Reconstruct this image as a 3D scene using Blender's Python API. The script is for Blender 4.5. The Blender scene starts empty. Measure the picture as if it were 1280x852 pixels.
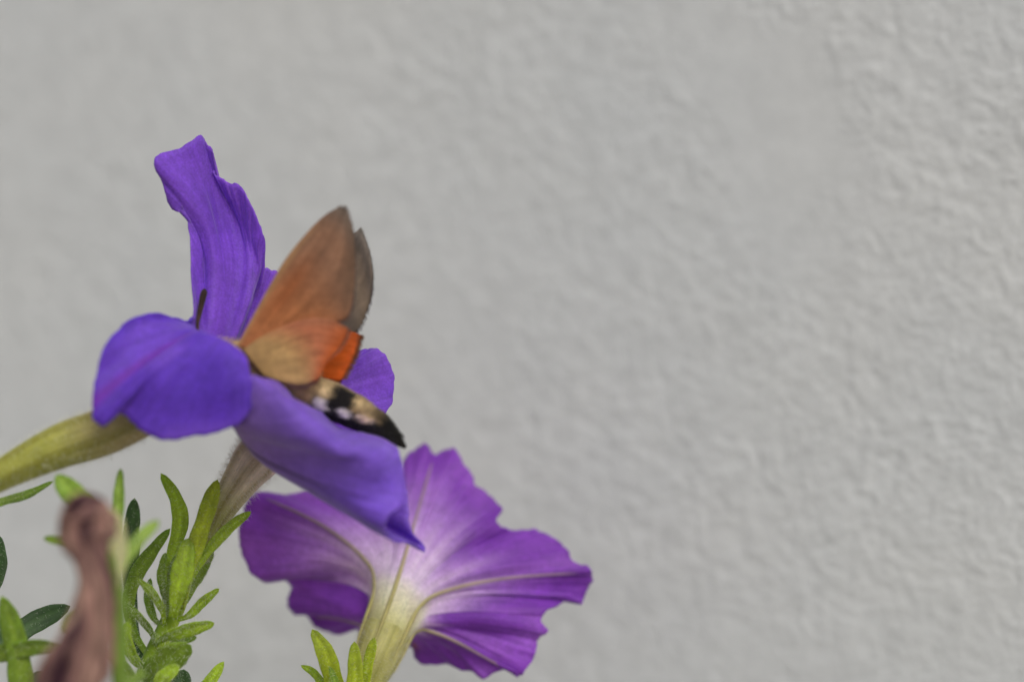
import bpy, math, random
import numpy as np

# ------------------------------------------------------------------ camera, light
rad = math.radians
scene = bpy.context.scene
rng = np.random.default_rng(7)
random.seed(7)

DIST, FOCAL, SENSOR = 0.52, 60.0, 23.6      # macro lens, subject about half a metre away
FZ = 0.26                                   # height of the optical axis above the soil
cam_d = bpy.data.cameras.new('camera')
cam_d.lens = FOCAL; cam_d.sensor_width = SENSOR
cam_d.clip_start = 0.01; cam_d.clip_end = 200
cam_d.dof.use_dof = True
cam_d.dof.focus_distance = DIST + 0.004
cam_d.dof.aperture_fstop = 3.2
cam = bpy.data.objects.new('camera', cam_d)
scene.collection.objects.link(cam)
cam.location = (0, -DIST, FZ)
cam.rotation_euler = (rad(90), 0, 0)
scene.camera = cam

SUN_EL, SUN_AZ = 47.0, 158.0                # bright overcast, light from high up behind the viewer
world = bpy.data.worlds.new('World'); scene.world = world
world.use_nodes = True
wn = world.node_tree.nodes; wl = world.node_tree.links
wn.clear()
sky = wn.new('ShaderNodeTexSky'); sky.sky_type = 'NISHITA'; sky.sun_disc = False
sky.sun_elevation = rad(SUN_EL); sky.sun_rotation = rad(SUN_AZ)
sky.dust_density = 4.0; sky.air_density = 1.0
hsv = wn.new('ShaderNodeHueSaturation'); hsv.inputs['Saturation'].default_value = 0.22
bg = wn.new('ShaderNodeBackground'); bg.inputs['Strength'].default_value = 0.08
wo = wn.new('ShaderNodeOutputWorld')
wl.new(sky.outputs[0], hsv.inputs['Color']); wl.new(hsv.outputs[0], bg.inputs[0]); wl.new(bg.outputs[0], wo.inputs[0])

sun_d = bpy.data.lights.new('sun', 'SUN'); sun_d.energy = 1.3; sun_d.angle = rad(32); sun_d.color = (1.0, 0.97, 0.93)
sun = bpy.data.objects.new('sun', sun_d); scene.collection.objects.link(sun)
sun.rotation_euler = (rad(90 - SUN_EL), 0, rad(180 - SUN_AZ))
sun.location = (-1, -1, 2)

scene.view_settings.view_transform = 'Standard'
scene.view_settings.look = 'None'
scene.view_settings.exposure = -0.08
scene.view_settings.gamma = 1.0
scene.render.engine = 'CYCLES'
scene.cycles.use_denoising = True
scene.cycles.max_bounces = 8

# ------------------------------------------------------------------ helpers
W = SENSOR / FOCAL * DIST                   # width of the field at the subject, metres
def P(px, py, d):
    """a point d millimetres behind the subject plane, where the photograph shows it"""
    D = DIST + d * 0.001
    k = W / 1280.0 * D / DIST
    return np.array([(px - 640) * k, d * 0.001, FZ - (py - 426) * k])
def PX(d=0): return W / 1280.0 * (DIST + d * 0.001) / DIST     # one photo pixel in metres

def srgb(r, g, b):
    f = lambda c: (c / 255 / 12.92) if c / 255 <= 0.04045 else ((c / 255 + 0.055) / 1.055) ** 2.4
    return np.array([f(r), f(g), f(b)])

def cr(pts, ts, closed=False):
    """Catmull-Rom through pts (n,k) at params ts in [0, n-1] (or n if closed)"""
    pts = np.asarray(pts, float); n = len(pts); ts = np.asarray(ts, float)
    i = np.clip(np.floor(ts).astype(int), 0, (n - 1 if closed else n - 2))
    t = (ts - i).reshape((-1,) + (1,) * (pts.ndim - 1))
    if closed:
        g = lambda k: pts[k % n]
    else:
        ext = np.concatenate([[2 * pts[0] - pts[1]], pts, [2 * pts[-1] - pts[-2]]])
        g = lambda k: ext[k + 1]
    p0, p1, p2, p3 = g(i - 1), g(i), g(i + 1), g(i + 2)
    return 0.5 * ((2 * p1) + (-p0 + p2) * t + (2 * p0 - 5 * p1 + 4 * p2 - p3) * t ** 2 + (-p0 + 3 * p1 - 3 * p2 + p3) * t ** 3)

def vnoise(x, y, seed=0):
    """smooth value noise on arrays"""
    x = np.asarray(x, float); y = np.asarray(y, float)
    xi = np.floor(x).astype(np.int64); yi = np.floor(y).astype(np.int64)
    fx = x - xi; fy = y - yi
    fx = fx ** 3 * (fx * (fx * 6 - 15) + 10); fy = fy ** 3 * (fy * (fy * 6 - 15) + 10)
    def h(a, b):
        n = (a * 374761393 + b * 668265263 + seed * 1274126177) & 0x7fffffff
        n = ((n ^ (n >> 13)) * 1274126177) & 0x7fffffff
        n = ((n ^ (n >> 16)) * 668265263) & 0x7fffffff
        return (n & 0xffff) / 65535.0
    a = h(xi, yi) * (1 - fx) + h(xi + 1, yi) * fx
    b = h(xi, yi + 1) * (1 - fx) + h(xi + 1, yi + 1) * fx
    return (a * (1 - fy) + b * fy) * 2 - 1
def sstep(a, b, x):
    t = np.clip((x - a) / (b - a), 0, 1); return t * t * (3 - 2 * t)
def mix(a, b, t):
    t = np.asarray(t)[..., None] if np.ndim(t) else t
    return np.asarray(a) * (1 - t) + np.asarray(b) * t

def unit(v): return v / (np.linalg.norm(v, axis=-1, keepdims=True) + 1e-12)

def mesh_obj(name, verts, faces, material, parent=None, org=(0, 0, 0), uv=None, col=None, smooth=True):
    v = np.asarray(verts, float).reshape(-1, 3) - np.asarray(org, float)
    me = bpy.data.meshes.new(name)
    me.from_pydata(v.tolist(), [], faces if isinstance(faces, list) else np.asarray(faces).tolist())
    if smooth: me.polygons.foreach_set('use_smooth', np.ones(len(me.polygons), bool))
    if col is not None:
        a = me.color_attributes.new('Col', 'FLOAT_COLOR', 'POINT')
        c = np.ones((len(v), 4)); c[:, :3] = np.asarray(col).reshape(-1, 3)
        a.data.foreach_set('color', c.ravel())
    if uv is not None:
        a = me.attributes.new('pos2', 'FLOAT_VECTOR', 'POINT')
        c = np.zeros((len(v), 3)); c[:, :2] = np.asarray(uv).reshape(-1, 2)
        a.data.foreach_set('vector', c.ravel())
    me.update()
    o = bpy.data.objects.new(name, me)
    scene.collection.objects.link(o)
    if material: me.materials.append(material)
    if parent is not None: o.parent = parent
    return o

def grid_faces(n, m, closed=False):
    """n columns (rays) x m rows, index = i*m + j"""
    f = []
    for i in range(n if closed else n - 1):
        a = i * m; b = ((i + 1) % n) * m
        for j in range(m - 1):
            f.append((a + j, b + j, b + j + 1, a + j + 1))
    return f

def empty(name, loc, label, cat, group=None):
    o = bpy.data.objects.new(name, None); scene.collection.objects.link(o)
    o.location = loc; o.empty_display_size = 0.01
    o['label'] = label; o['category'] = cat
    if group: o['group'] = group
    return o

def solid(o, t):
    m = o.modifiers.new('thickness', 'SOLIDIFY'); m.thickness = t; m.offset = 0; return o

# ------------------------------------------------------------------ materials
def mat(name):
    m = bpy.data.materials.new(name); m.use_nodes = True
    nt = m.node_tree; nt.nodes.clear()
    out = nt.nodes.new('ShaderNodeOutputMaterial'); b = nt.nodes.new('ShaderNodeBsdfPrincipled')
    nt.links.new(b.outputs[0], out.inputs[0])
    return m, nt, b
def N(nt, kind, **kw):
    n = nt.nodes.new(kind)
    for k, v in kw.items():
        if k in n.inputs: n.inputs[k].default_value = v
        else: setattr(n, k, v)
    return n

def organic(name, rough=0.5, spec=0.35, sss=0.0, radius=0.001, var=0.25, scale=900, bump=0.0, bscale=3000, sheen=0.0, streak=0.0, tint=None, cell=0.0):
    """pigment from the Col attribute, mottled by noise; soft light through thin tissue"""
    m, nt, b = mat(name)
    at = N(nt, 'ShaderNodeAttribute', attribute_name='Col')
    tc = N(nt, 'ShaderNodeTexCoord')
    no = N(nt, 'ShaderNodeTexNoise', Scale=scale, Detail=4.0, Roughness=0.6)
    nt.links.new(tc.outputs['Object'], no.inputs['Vector'])
    mr = N(nt, 'ShaderNodeMapRange'); mr.inputs['To Min'].default_value = 1 - var; mr.inputs['To Max'].default_value = 1 + var
    mr.inputs['From Min'].default_value = 0.3; mr.inputs['From Max'].default_value = 0.7
    nt.links.new(no.outputs['Fac'], mr.inputs['Value'])
    fac = mr.outputs[0]
    if cell:                                     # cell-sized flecks and soft blotches
        for sc_, am in ((scale * 4.2, cell), (scale * 0.22, cell * 0.8)):
            n4 = N(nt, 'ShaderNodeTexNoise', Scale=sc_, Detail=2.0)
            nt.links.new(tc.outputs['Object'], n4.inputs['Vector'])
            m4 = N(nt, 'ShaderNodeMapRange'); m4.inputs['To Min'].default_value = 1 - am; m4.inputs['To Max'].default_value = 1 + am
            m4.inputs['From Min'].default_value = 0.32; m4.inputs['From Max'].default_value = 0.68
            nt.links.new(n4.outputs['Fac'], m4.inputs['Value'])
            mu4 = N(nt, 'ShaderNodeMath', operation='MULTIPLY')
            nt.links.new(fac, mu4.inputs[0]); nt.links.new(m4.outputs[0], mu4.inputs[1]); fac = mu4.outputs[0]
    if streak:                                   # fine nerves running along the tissue
        a2 = N(nt, 'ShaderNodeAttribute', attribute_name='pos2')
        mp = N(nt, 'ShaderNodeMapping'); mp.inputs['Scale'].default_value = (75, 3, 1)
        nt.links.new(a2.outputs['Vector'], mp.inputs['Vector'])
        n2 = N(nt, 'ShaderNodeTexNoise', Scale=1.0, Detail=3.0)
        nt.links.new(mp.outputs[0], n2.inputs['Vector'])
        m2 = N(nt, 'ShaderNodeMapRange'); m2.inputs['To Min'].default_value = 1 - streak; m2.inputs['To Max'].default_value = 1 + streak
        m2.inputs['From Min'].default_value = 0.3; m2.inputs['From Max'].default_value = 0.7
        nt.links.new(n2.outputs['Fac'], m2.inputs['Value'])
        mu = N(nt, 'ShaderNodeMath', operation='MULTIPLY')
        nt.links.new(fac, mu.inputs[0]); nt.links.new(m2.outputs[0], mu.inputs[1]); fac = mu.outputs[0]
    vm = N(nt, 'ShaderNodeVectorMath', operation='SCALE')
    nt.links.new(at.outputs['Color'], vm.inputs[0]); nt.links.new(fac, vm.inputs['Scale'])
    nt.links.new(vm.outputs[0], b.inputs['Base Color'])
    b.inputs['Roughness'].default_value = rough
    b.inputs['Specular IOR Level'].default_value = spec
    if sss:
        b.inputs['Subsurface Weight'].default_value = sss
        b.inputs['Subsurface Radius'].default_value = (1.0, 0.7, 0.9) if tint is None else tint
        b.inputs['Subsurface Scale'].default_value = radius
    if sheen:
        b.inputs['Sheen Weight'].default_value = sheen; b.inputs['Sheen Roughness'].default_value = 0.4
    if bump:
        nb = N(nt, 'ShaderNodeTexNoise', Scale=bscale, Detail=2.0)
        nt.links.new(tc.outputs['Object'], nb.inputs['Vector'])
        bp = N(nt, 'ShaderNodeBump', Strength=bump, Distance=0.00015)
        nt.links.new(nb.outputs['Fac'], bp.inputs['Height']); nt.links.new(bp.outputs[0], b.inputs['Normal'])
    return m

M_PETAL = organic('petal_tissue', rough=0.6, spec=0.22, sss=0.55, radius=0.0012, var=0.12, scale=520, bump=0.5, bscale=1500, sheen=0.2, streak=0.11, cell=0.13)
M_TUBE = organic('corolla_tube_tissue', rough=0.55, spec=0.25, sss=0.3, radius=0.001, var=0.14, scale=400, bump=0.2, bscale=1800, streak=0.18)
M_LEAF = organic('leaf_tissue', rough=0.5, spec=0.35, sss=0.25, radius=0.001, cell=0.16, var=0.20, scale=600, bump=0.35, bscale=1700, tint=(0.6, 1.0, 0.2))
M_STEM = organic('stem_tissue', rough=0.5, spec=0.3, sss=0.2, radius=0.001, var=0.18, scale=500, bump=0.3, bscale=1500, tint=(0.6, 1.0, 0.2))
M_DRY = organic('withered_tissue', rough=0.75, spec=0.2, sss=0.1, radius=0.0006, var=0.35, scale=260, bump=0.5, bscale=900, streak=0.3)
M_HAIR = organic('plant_hair', rough=0.45, spec=0.5, sss=0.0, var=0.1)
M_WING = organic('wing_scales', rough=0.65, spec=0.2, sss=0.15, radius=0.0004, var=0.16, scale=700, bump=0.25, bscale=3500, streak=0.06, sheen=0.2)
M_BODY = organic('moth_scales', rough=0.75, spec=0.2, var=0.3, scale=1400, bump=0.5, bscale=2600, sheen=0.2)
M_FUR = organic('moth_fur', rough=0.6, spec=0.25, var=0.15, scale=800, sheen=0.2)
M_EYE, _nt, _b = mat('moth_eye'); _b.inputs['Base Color'].default_value = (0.012, 0.01, 0.008, 1); _b.inputs['Roughness'].default_value = 0.2

# wall: white limewashed plaster
M_WALL, nt, b = mat('white_plaster')
tc = N(nt, 'ShaderNodeTexCoord')
n1 = N(nt, 'ShaderNodeTexNoise', Scale=9.0, Detail=3.0, Roughness=0.5)
n2 = N(nt, 'ShaderNodeTexNoise', Scale=170.0, Detail=4.0, Roughness=0.6)
nt.links.new(tc.outputs['Object'], n1.inputs['Vector']); nt.links.new(tc.outputs['Object'], n2.inputs['Vector'])
r1 = N(nt, 'ShaderNodeValToRGB')
r1.color_ramp.elements[0].position = 0.3; r1.color_ramp.elements[0].color = (0.72, 0.74, 0.745, 1)
r1.color_ramp.elements[1].position = 0.7; r1.color_ramp.elements[1].color = (0.765, 0.77, 0.755, 1)
nt.links.new(n1.outputs['Fac'], r1.inputs[0])
mr = N(nt, 'ShaderNodeMapRange'); mr.inputs['To Min'].default_value = 0.93; mr.inputs['To Max'].default_value = 1.05
mr.inputs['From Min'].default_value = 0.3; mr.inputs['From Max'].default_value = 0.7
nt.links.new(n2.outputs['Fac'], mr.inputs['Value'])
vm = N(nt, 'ShaderNodeVectorMath', operation='SCALE')
nt.links.new(r1.outputs[0], vm.inputs[0]); nt.links.new(mr.outputs[0], vm.inputs['Scale']); nt.links.new(vm.outputs[0], b.inputs['Base Color'])
b.inputs['Roughness'].default_value = 0.85; b.inputs['Specular IOR Level'].default_value = 0.2
n3 = N(nt, 'ShaderNodeTexNoise', Scale=900.0, Detail=3.0)
nt.links.new(tc.outputs['Object'], n3.inputs['Vector'])
bp = N(nt, 'ShaderNodeBump', Strength=0.35, Distance=0.0004)
nt.links.new(n3.outputs['Fac'], bp.inputs['Height']); nt.links.new(bp.outputs[0], b.inputs['Normal'])

M_SOIL, nt, b = mat('pale_gravel')  # unseen ground, its colour lightened to bounce fill light up from below
tc = N(nt, 'ShaderNodeTexCoord'); n1 = N(nt, 'ShaderNodeTexNoise', Scale=60.0, Detail=8.0)
nt.links.new(tc.outputs['Object'], n1.inputs['Vector'])
r1 = N(nt, 'ShaderNodeValToRGB')
r1.color_ramp.elements[0].position = 0.35; r1.color_ramp.elements[0].color = (0.24, 0.225, 0.20, 1)
r1.color_ramp.elements[1].position = 0.7; r1.color_ramp.elements[1].color = (0.48, 0.46, 0.42, 1)
nt.links.new(n1.outputs['Fac'], r1.inputs[0]); nt.links.new(r1.outputs[0], b.inputs['Base Color'])
b.inputs['Roughness'].default_value = 0.95
bp = N(nt, 'ShaderNodeBump', Strength=0.8, Distance=0.01); nt.links.new(n1.outputs['Fac'], bp.inputs['Height']); nt.links.new(bp.outputs[0], b.inputs['Normal'])

# ------------------------------------------------------------------ ground
xs = np.concatenate([np.linspace(-40, -1, 8), np.linspace(-0.8, 0.8, 33), np.linspace(1, 40, 8)])
gx, gy = np.meshgrid(xs, xs, indexing='ij')
gz = np.where((np.abs(gx) < 0.9) & (np.abs(gy) < 0.9), vnoise(gx * 18, gy * 18, 3) * 0.006, 0)
g = mesh_obj('ground', np.stack([gx, gy, gz - 0.004], -1), grid_faces(len(xs), len(xs)), M_SOIL)
g['kind'] = 'structure'

# ------------------------------------------------------------------ wall: one dense displaced sheet with returns
wA = P(0, 426, 175)[:2]; wB = P(1280, 426, 42)[:2]
wt = unit(wB - wA)                          # along the wall, left to right
wnrm = np.array([wt[1], -wt[0]])            # out of the wall, towards the viewer
us = np.concatenate([np.linspace(-3.5, -0.03, 24)[:-1], np.linspace(-0.03, 0.30, 640), np.linspace(0.30, 1.25, 14)[1:]])
zs = np.concatenate([np.linspace(-0.05, FZ - 0.125, 8)[:-1], np.linspace(FZ - 0.125, FZ + 0.125, 480), np.linspace(FZ + 0.125, 2.4, 20)[1:]])
U, Z = np.meshgrid(us, zs, indexing='ij')
def wall_uv(px, py):
    """where the line of sight through a photo pixel meets the wall"""
    d0 = P(px, py, 0) - np.array([0, -DIST, FZ])
    # solve (cam + k d0 - wA).wnrm = 0
    c = np.array([0, -DIST]); k = np.dot(wA - c, wnrm) / np.dot(d0[:2], wnrm)
    q = np.array([0, -DIST, FZ]) + k * d0
    return np.dot(q[:2] - wA, wt), q[2]
warpx = vnoise(U * 120, Z * 120, 21) * 0.0015; warpz = vnoise(U * 120, Z * 120, 22) * 0.0015
uu, zz = U + warpx, Z + warpz
ra, rb = 0.5 * uu - 0.87 * zz, (0.87 * uu + 0.5 * zz)      # brush strokes run steeply down to the right
h = 0.00012 * vnoise(ra * 380, rb * 470, 1) + 0.00007 * vnoise(ra * 170, rb * 220, 2) + 0.00012 * vnoise(uu * 620, zz * 700, 4) + 0.00008 * vnoise(uu * 60, zz * 50, 5) + 0.0003 * vnoise(U * 17, Z * 13, 6)
rough_amt = 0.75 + 0.35 * vnoise(U * 22, Z * 22, 9)
for (ppx, ppy, r, s) in ((985, 200, 0.020, 0.95), (940, 90, 0.016, 0.8), (1010, 300, 0.012, 0.7), (870, 30, 0.015, 0.5)):     # patches floated smooth by the trowel
    cu, cz = wall_uv(ppx, ppy)
    rr = np.hypot(U - cu, Z - cz) / r + 0.3 * vnoise(U * 90, Z * 90, 11)
    rough_amt *= 1 - s * (1 - sstep(0.45, 1.15, rr))
inside = (U > -0.03) & (U < 0.30) & (Z > FZ - 0.125) & (Z < FZ + 0.125)
h = np.where(inside, h * rough_amt, 0)
base = np.stack([wA[0] + wt[0] * U + wnrm[0] * h, wA[1] + wt[1] * U + wnrm[1] * h, Z], -1)
nU, nZ = len(us), len(zs)
wf = grid_faces(nU, nZ)
wv = base.reshape(-1, 3)
c4 = [0, (nU - 1) * nZ, (nU - 1) * nZ + nZ - 1, nZ - 1]
back = wv[c4].copy(); back[:, :2] -= wnrm * 0.22
k0 = len(wv)
wv = np.concatenate([wv, back])
wf.append((k0 + 3, k0 + 2, k0 + 1, k0))
bot = [i * nZ for i in range(nU)]; top = [i * nZ + nZ - 1 for i in range(nU)]
wf.append(tuple(bot[::-1]) + (k0, k0 + 1)); wf.append(tuple(top) + (k0 + 2, k0 + 3))
wf.append(tuple(range(nZ))[::1] + (k0 + 3, k0)); wf.append(tuple(range((nU - 1) * nZ, nU * nZ))[::-1] + (k0 + 1, k0 + 2))
wall = mesh_obj('house_wall', wv, wf, M_WALL)
wall['label'] = 'white rough plastered house wall behind the flowers'; wall['category'] = 'wall'

# ------------------------------------------------------------------ plant builders
HAIRS = {}                                   # plant -> list of (verts, faces, colours)
def outward(V, F, C, m):
    """turn the faces of a lofted solid outwards"""
    v = np.asarray(V).reshape(-1, 3); q = np.array(F[:(len(C) - 1) * m]); cen = np.repeat(C[:-1], m, 0)
    nn = np.cross(v[q[:, 2]] - v[q[:, 0]], v[q[:, 3]] - v[q[:, 1]])
    if np.sum(nn * (v[q].mean(1) - cen)) < 0: return [tuple(f[::-1]) for f in F]
    return F
def add_hairs(plant, verts, faces, n, length, colr, lean=None, rad_=0.000022, jit=0.5):
    """fine gland hairs standing on a surface"""
    v = np.asarray(verts).reshape(-1, 3); f = np.asarray([q[:4] if len(q) > 3 else (q[0], q[1], q[2], q[2]) for q in faces])
    a, b_, c, d = v[f[:, 0]], v[f[:, 1]], v[f[:, 2]], v[f[:, 3]]
    nn = np.cross(c - a, d - b_); ar = np.linalg.norm(nn, axis=1) + 1e-18
    pick = rng.choice(len(f), n, p=ar / ar.sum())
    s, t = rng.random((n, 1)), rng.random((n, 1))
    p = (a[pick] * (1 - s) + b_[pick] * s) * (1 - t) + (d[pick] * (1 - s) + c[pick] * s) * t
    nr = unit(nn[pick])
    dirn = nr + rng.normal(0, jit * 0.5, (n, 3)) + (0 if lean is None else np.asarray(lean))
    dirn = unit(dirn); L = length * rng.uniform(0.5, 1.25, (n, 1))
    bend = rng.normal(0, 0.25, (n, 3))
    ax = unit(np.cross(dirn, rng.normal(0, 1, (n, 3)))); ay = np.cross(dirn, ax)
    r = rad_
    tip = p + dirn * L + bend * L * 0.4; midp = p + dirn * L * 0.55
    p = p - dirn * 0.00004
    vs = np.stack([p + ax * r, p - ax * r * 0.5 + ay * r * 0.87, p - ax * r * 0.5 - ay * r * 0.87,
                   midp + ax * r * 0.7, midp - ax * r * 0.35 + ay * r * 0.6, midp - ax * r * 0.35 - ay * r * 0.6, tip], 1)
    k = np.arange(n)[:, None] * 7
    fs = np.concatenate([k + np.array([[0, 1, 4, 3]]), k + np.array([[1, 2, 5, 4]]), k + np.array([[2, 0, 3, 5]])])
    ft = np.concatenate([k + np.array([[3, 4, 6]]), k + np.array([[4, 5, 6]]), k + np.array([[5, 3, 6]])])
    cl = np.repeat(np.asarray(colr)[None] if np.ndim(colr) == 1 else np.asarray(colr)[pick], 7, 0) if np.ndim(colr) > 1 else np.tile(colr, (n * 7, 1))
    HAIRS.setdefault(plant, []).append((vs.reshape(-1, 3), fs, ft, cl))
def flush_hairs(plant, name, material, parent, org):
    V, F, C, k = [], [], [], 0
    for v, fs, ft, c in HAIRS.get(plant, []):
        V.append(v); C.append(c); F += (fs + k).tolist() + (ft + k).tolist(); k += len(v)
    if V:
        o = mesh_obj(name, np.concatenate(V), F, material, parent, org, col=np.concatenate(C)); o['kind'] = 'stuff'
        return o

def frames(C, up0):
    T = unit(np.gradient(C, axis=0))
    S = unit(np.cross(T, up0)); Nn = np.cross(S, T)
    return T, S, Nn

def tube(name, pts, radii, material, parent, org, colf, m=14, n=40, hair=None, plant=None, flute=0.0, squash=1.0, open_end=False):
    """tapered round stem through px points"""
    pts = np.array([P(*q) if len(q) == 3 else np.array(q[1:]) for q in pts])
    ts = np.linspace(0, len(pts) - 1, n)
    C = cr(pts, ts); R = cr(np.array(radii, float)[:, None], ts)[:, 0] * PX()
    T, S, Nn = frames(C, np.array([0.05, -1, 0.1]))
    th = np.linspace(0, 2 * np.pi, m, endpoint=False)
    fl = 1 + flute * np.cos(5 * th)
    ring = (np.cos(th) * fl)[None, :, None] * S[:, None] + (np.sin(th) * fl * squash)[None, :, None] * Nn[:, None]
    V = C[:, None] + R[:, None, None] * ring
    V = np.concatenate([V.reshape(-1, 3)])
    F = []
    for i in range(n - 1):
        for j in range(m):
            F.append((i * m + j, i * m + (j + 1) % m, (i + 1) * m + (j + 1) % m, (i + 1) * m + j))
    F.append(tuple(range(m))[::-1]); F.append(tuple((n - 1) * m + j for j in range(m)) if not open_end else (0, 1, 2))
    F = outward(V, F, C, m)
    s = np.repeat(np.linspace(0, 1, n), m); a = np.tile(th, n)
    col = colf(s, a)
    o = mesh_obj(name, V, F, material, parent, org, uv=np.stack([a / 6.283, s], -1), col=col)
    if hair: add_hairs(plant, V, F[:n * m - m], hair[0], hair[1], srgb(*hair[2]) if len(hair) > 2 else srgb(238, 240, 215))
    return o, C, R

GREENS = {'bright': (srgb(178, 204, 58), srgb(148, 178, 44)), 'mid': (srgb(142, 168, 58), srgb(116, 146, 46)), 'dark': (srgb(76, 106, 58), srgb(60, 90, 48)),
          'pale': (srgb(232, 228, 176), srgb(206, 208, 140)), 'yellow': (srgb(186, 200, 54), srgb(158, 176, 40))}
def leaf(plant, parent, org, pts, w, tone='mid', roll=0.0, name='leaf', thick=0.20, cup=0.25, hair=320, tipw=0.35, roundtip=0.55, seed=0):
    """fleshy narrow leaf: pts from base to tip in photo pixels + depth, w = greatest width in pixels"""
    n, m = 30, 16
    pts3 = np.array([P(*q) for q in pts]); ts = np.linspace(0, len(pts) - 1, n)
    C = cr(pts3, ts)
    s = np.linspace(0, 1, n)
    prof = (0.42 + 0.58 * sstep(0, 0.6, s)) * np.sqrt(np.clip(1 - ((s - roundtip) / (1 - roundtip)).clip(0) ** 2.2, 0, 1))
    prof = np.maximum(prof, 0.02)
    hw = 0.5 * w * PX() * prof
    hw *= 1 + 0.05 * np.sin(s * 19 + seed) + 0.03 * np.sin(s * 41 + seed * 2)
    cd = np.array([0, -1.0, 0.0])
    T, S, Nn = frames(C, cd)
    r = rad(roll); S2 = S * math.cos(r) + Nn * math.sin(r); N2 = -S * math.sin(r) + Nn * math.cos(r)
    th = np.linspace(0, 2 * np.pi, m, endpoint=False)
    x = np.cos(th); 
    y = np.sign(np.sin(th)) * np.abs(np.sin(th)) ** 0.9 * thick
    y = y + cup * (x ** 2) * 0.6 - 0.16 * np.exp(-(x / 0.16) ** 2) * (np.sin(th) > 0) - 0.10 * np.exp(-(x / 0.2) ** 2) * (np.sin(th) < 0)
    V = C[:, None] + hw[:, None, None] * (x[None, :, None] * S2[:, None] + y[None, :, None] * N2[:, None])
    # slight lengthwise ripple
    V = V + (0.05 * np.sin(s * 14 + seed)[:, None] * np.sign(x)[None] * np.abs(x)[None] ** 2 * hw[:, None])[..., None] * N2[:, None]
    F = []
    for i in range(n - 1):
        for j in range(m):
            F.append((i * m + j, i * m + (j + 1) % m, (i + 1) * m + (j + 1) % m, (i + 1) * m + j))
    F.append(tuple(range(m))[::-1]); F.append(tuple((n - 1) * m + j for j in range(m)))
    F = outward(V, F, C, m)
    a, b_ = GREENS[tone]
    xx = np.tile(x, n); ss = np.repeat(s, m)
    col = mix(a, b_, 0.5 + 0.5 * vnoise(xx * 2 + seed, ss * 5 + seed, 5))
    col = mix(col, a * 1.35, 0.55 * np.exp(-(xx / 0.13) ** 2))
    col = mix(col, b_ * 0.85, 0.5 * sstep(0.85, 1, ss))
    o = mesh_obj(name, V, F, M_LEAF, parent, org, uv=np.stack([xx, ss], -1), col=col)
    if hair: add_hairs(plant, V.reshape(-1, 3), F[:-2], hair, 0.00085, srgb(240, 242, 220))
    return o

# corolla: rays of control points from throat to rim, splined both ways, cut into lobes
def corolla(rays, closed, K, Mr, ruffle=0.0, seed=0, smooth=1):
    A = np.array(rays)                                   # (N, R, 3) world
    Nn, R, _ = A.shape
    for r in range(1, R - 1):                            # even out neighbouring rays, less towards the rim
        for _ in range(smooth * (R - 1 - r)):
            a, c = (np.roll(A[:, r], 1, 0), np.roll(A[:, r], -1, 0))
            A[:, r] = 0.5 * A[:, r] + 0.25 * (a + c)
    tr = np.linspace(0, R - 1, Mr)
    B = np.stack([cr(A[i], tr) for i in range(Nn)])      # (N, Mr, 3)
    ncol = Nn * K if closed else (Nn - 1) * K + 1
    tc_ = np.arange(ncol) / K
    G = cr(B, tc_, closed)                               # (ncol, Mr, 3)
    if ruffle:
        du = np.gradient(G, axis=0); dv = np.gradient(G, axis=1)
        nn = unit(np.cross(du, dv))
        v = np.linspace(0, 1, Mr)[None]
        t = tc_[:, None]
        amp = ruffle * sstep(0.35, 1.0, v) * (0.70 * vnoise(t * 0.45 + seed, v * 2.0 + seed, 31) + 0.40 * vnoise(t * 0.9 + seed, v * 4.0, 32) + 0.10 * vnoise(t * 3.5, v * 7.0, 33))
        G = G + nn * amp[..., None]
        edge = 0.00045 * sstep(0.75, 1.0, v) * (vnoise(t * 2.3 + seed, t * 0 + 1.5, 34) + 0.5 * vnoise(t * 6.1 + seed, t * 0 + 2.5, 35))
        G = G + unit(dv) * edge[..., None]
    return G
def cut(G, i0, i1, closed):
    n = G.shape[0]
    idx = np.arange(i0, i1 + 1) % n
    return G[idx]

# ------------------------------------------------------------------ violet petunia the moth drinks from
ORG = np.array([P(-60, 426, -14)[0], -0.014, 0.0])
plantA = empty('petunia_plant', ORG, 'petunia with the blue violet flower that the moth is feeding from', 'petunia', 'petunias growing along the wall')
axC = P(252, 474, -14)                       # centre of the throat
ax = unit(P(252, 474, -14) - P(150, 524, -16))
e1 = unit(np.array([ax[2], 0, -ax[0]])); e1 = e1 if e1[2] < 0 else -e1      # down-right in the picture
e2 = np.array([0, 1.0, 0]); e2 = unit(e2 - ax * np.dot(ax, e2))               # away from the viewer
RT = 0.0052
def ring(theta, k=0.0, grow=1.0):
    return axC + ax * k + RT * grow * (math.cos(theta) * e1 + math.sin(theta) * e2)
raysA, nameA = [], []
def addray(th, pts, tag):
    t = rad(th)
    raysA.append([ring(t, -0.004, 0.9), ring(t, 0.0025, 1.12)] + [P(*q) for q in pts]); nameA.append(tag)
def lerp3(a, b, t): return tuple(np.array(a) * (1 - t) + np.array(b) * t)
def fan(th0, th1, rims, tag, bow=(0, 0, 0), mids=None, fr_=None):
    n = len(rims)
    for i, r in enumerate(rims):
        th = th0 + (th1 - th0) * (i / n if fr_ is None else fr_[i] * 0.95)
        t = rad(th)
        b = ring(t, 0.0025, 1.12)
        rw = P(*r)
        pts = []
        if mids and mids[i] is not None:
            row = [P(*q) for q in mids[i]]
        else:
            bw = np.array(bow) * 0.001
            row = [b * 0.70 + rw * 0.30 + bw * 0.8, b * 0.36 + rw * 0.64 + bw]
        raysA.append([ring(t, -0.004, 0.9), b] + row + [rw]); nameA.append(tag)
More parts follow.
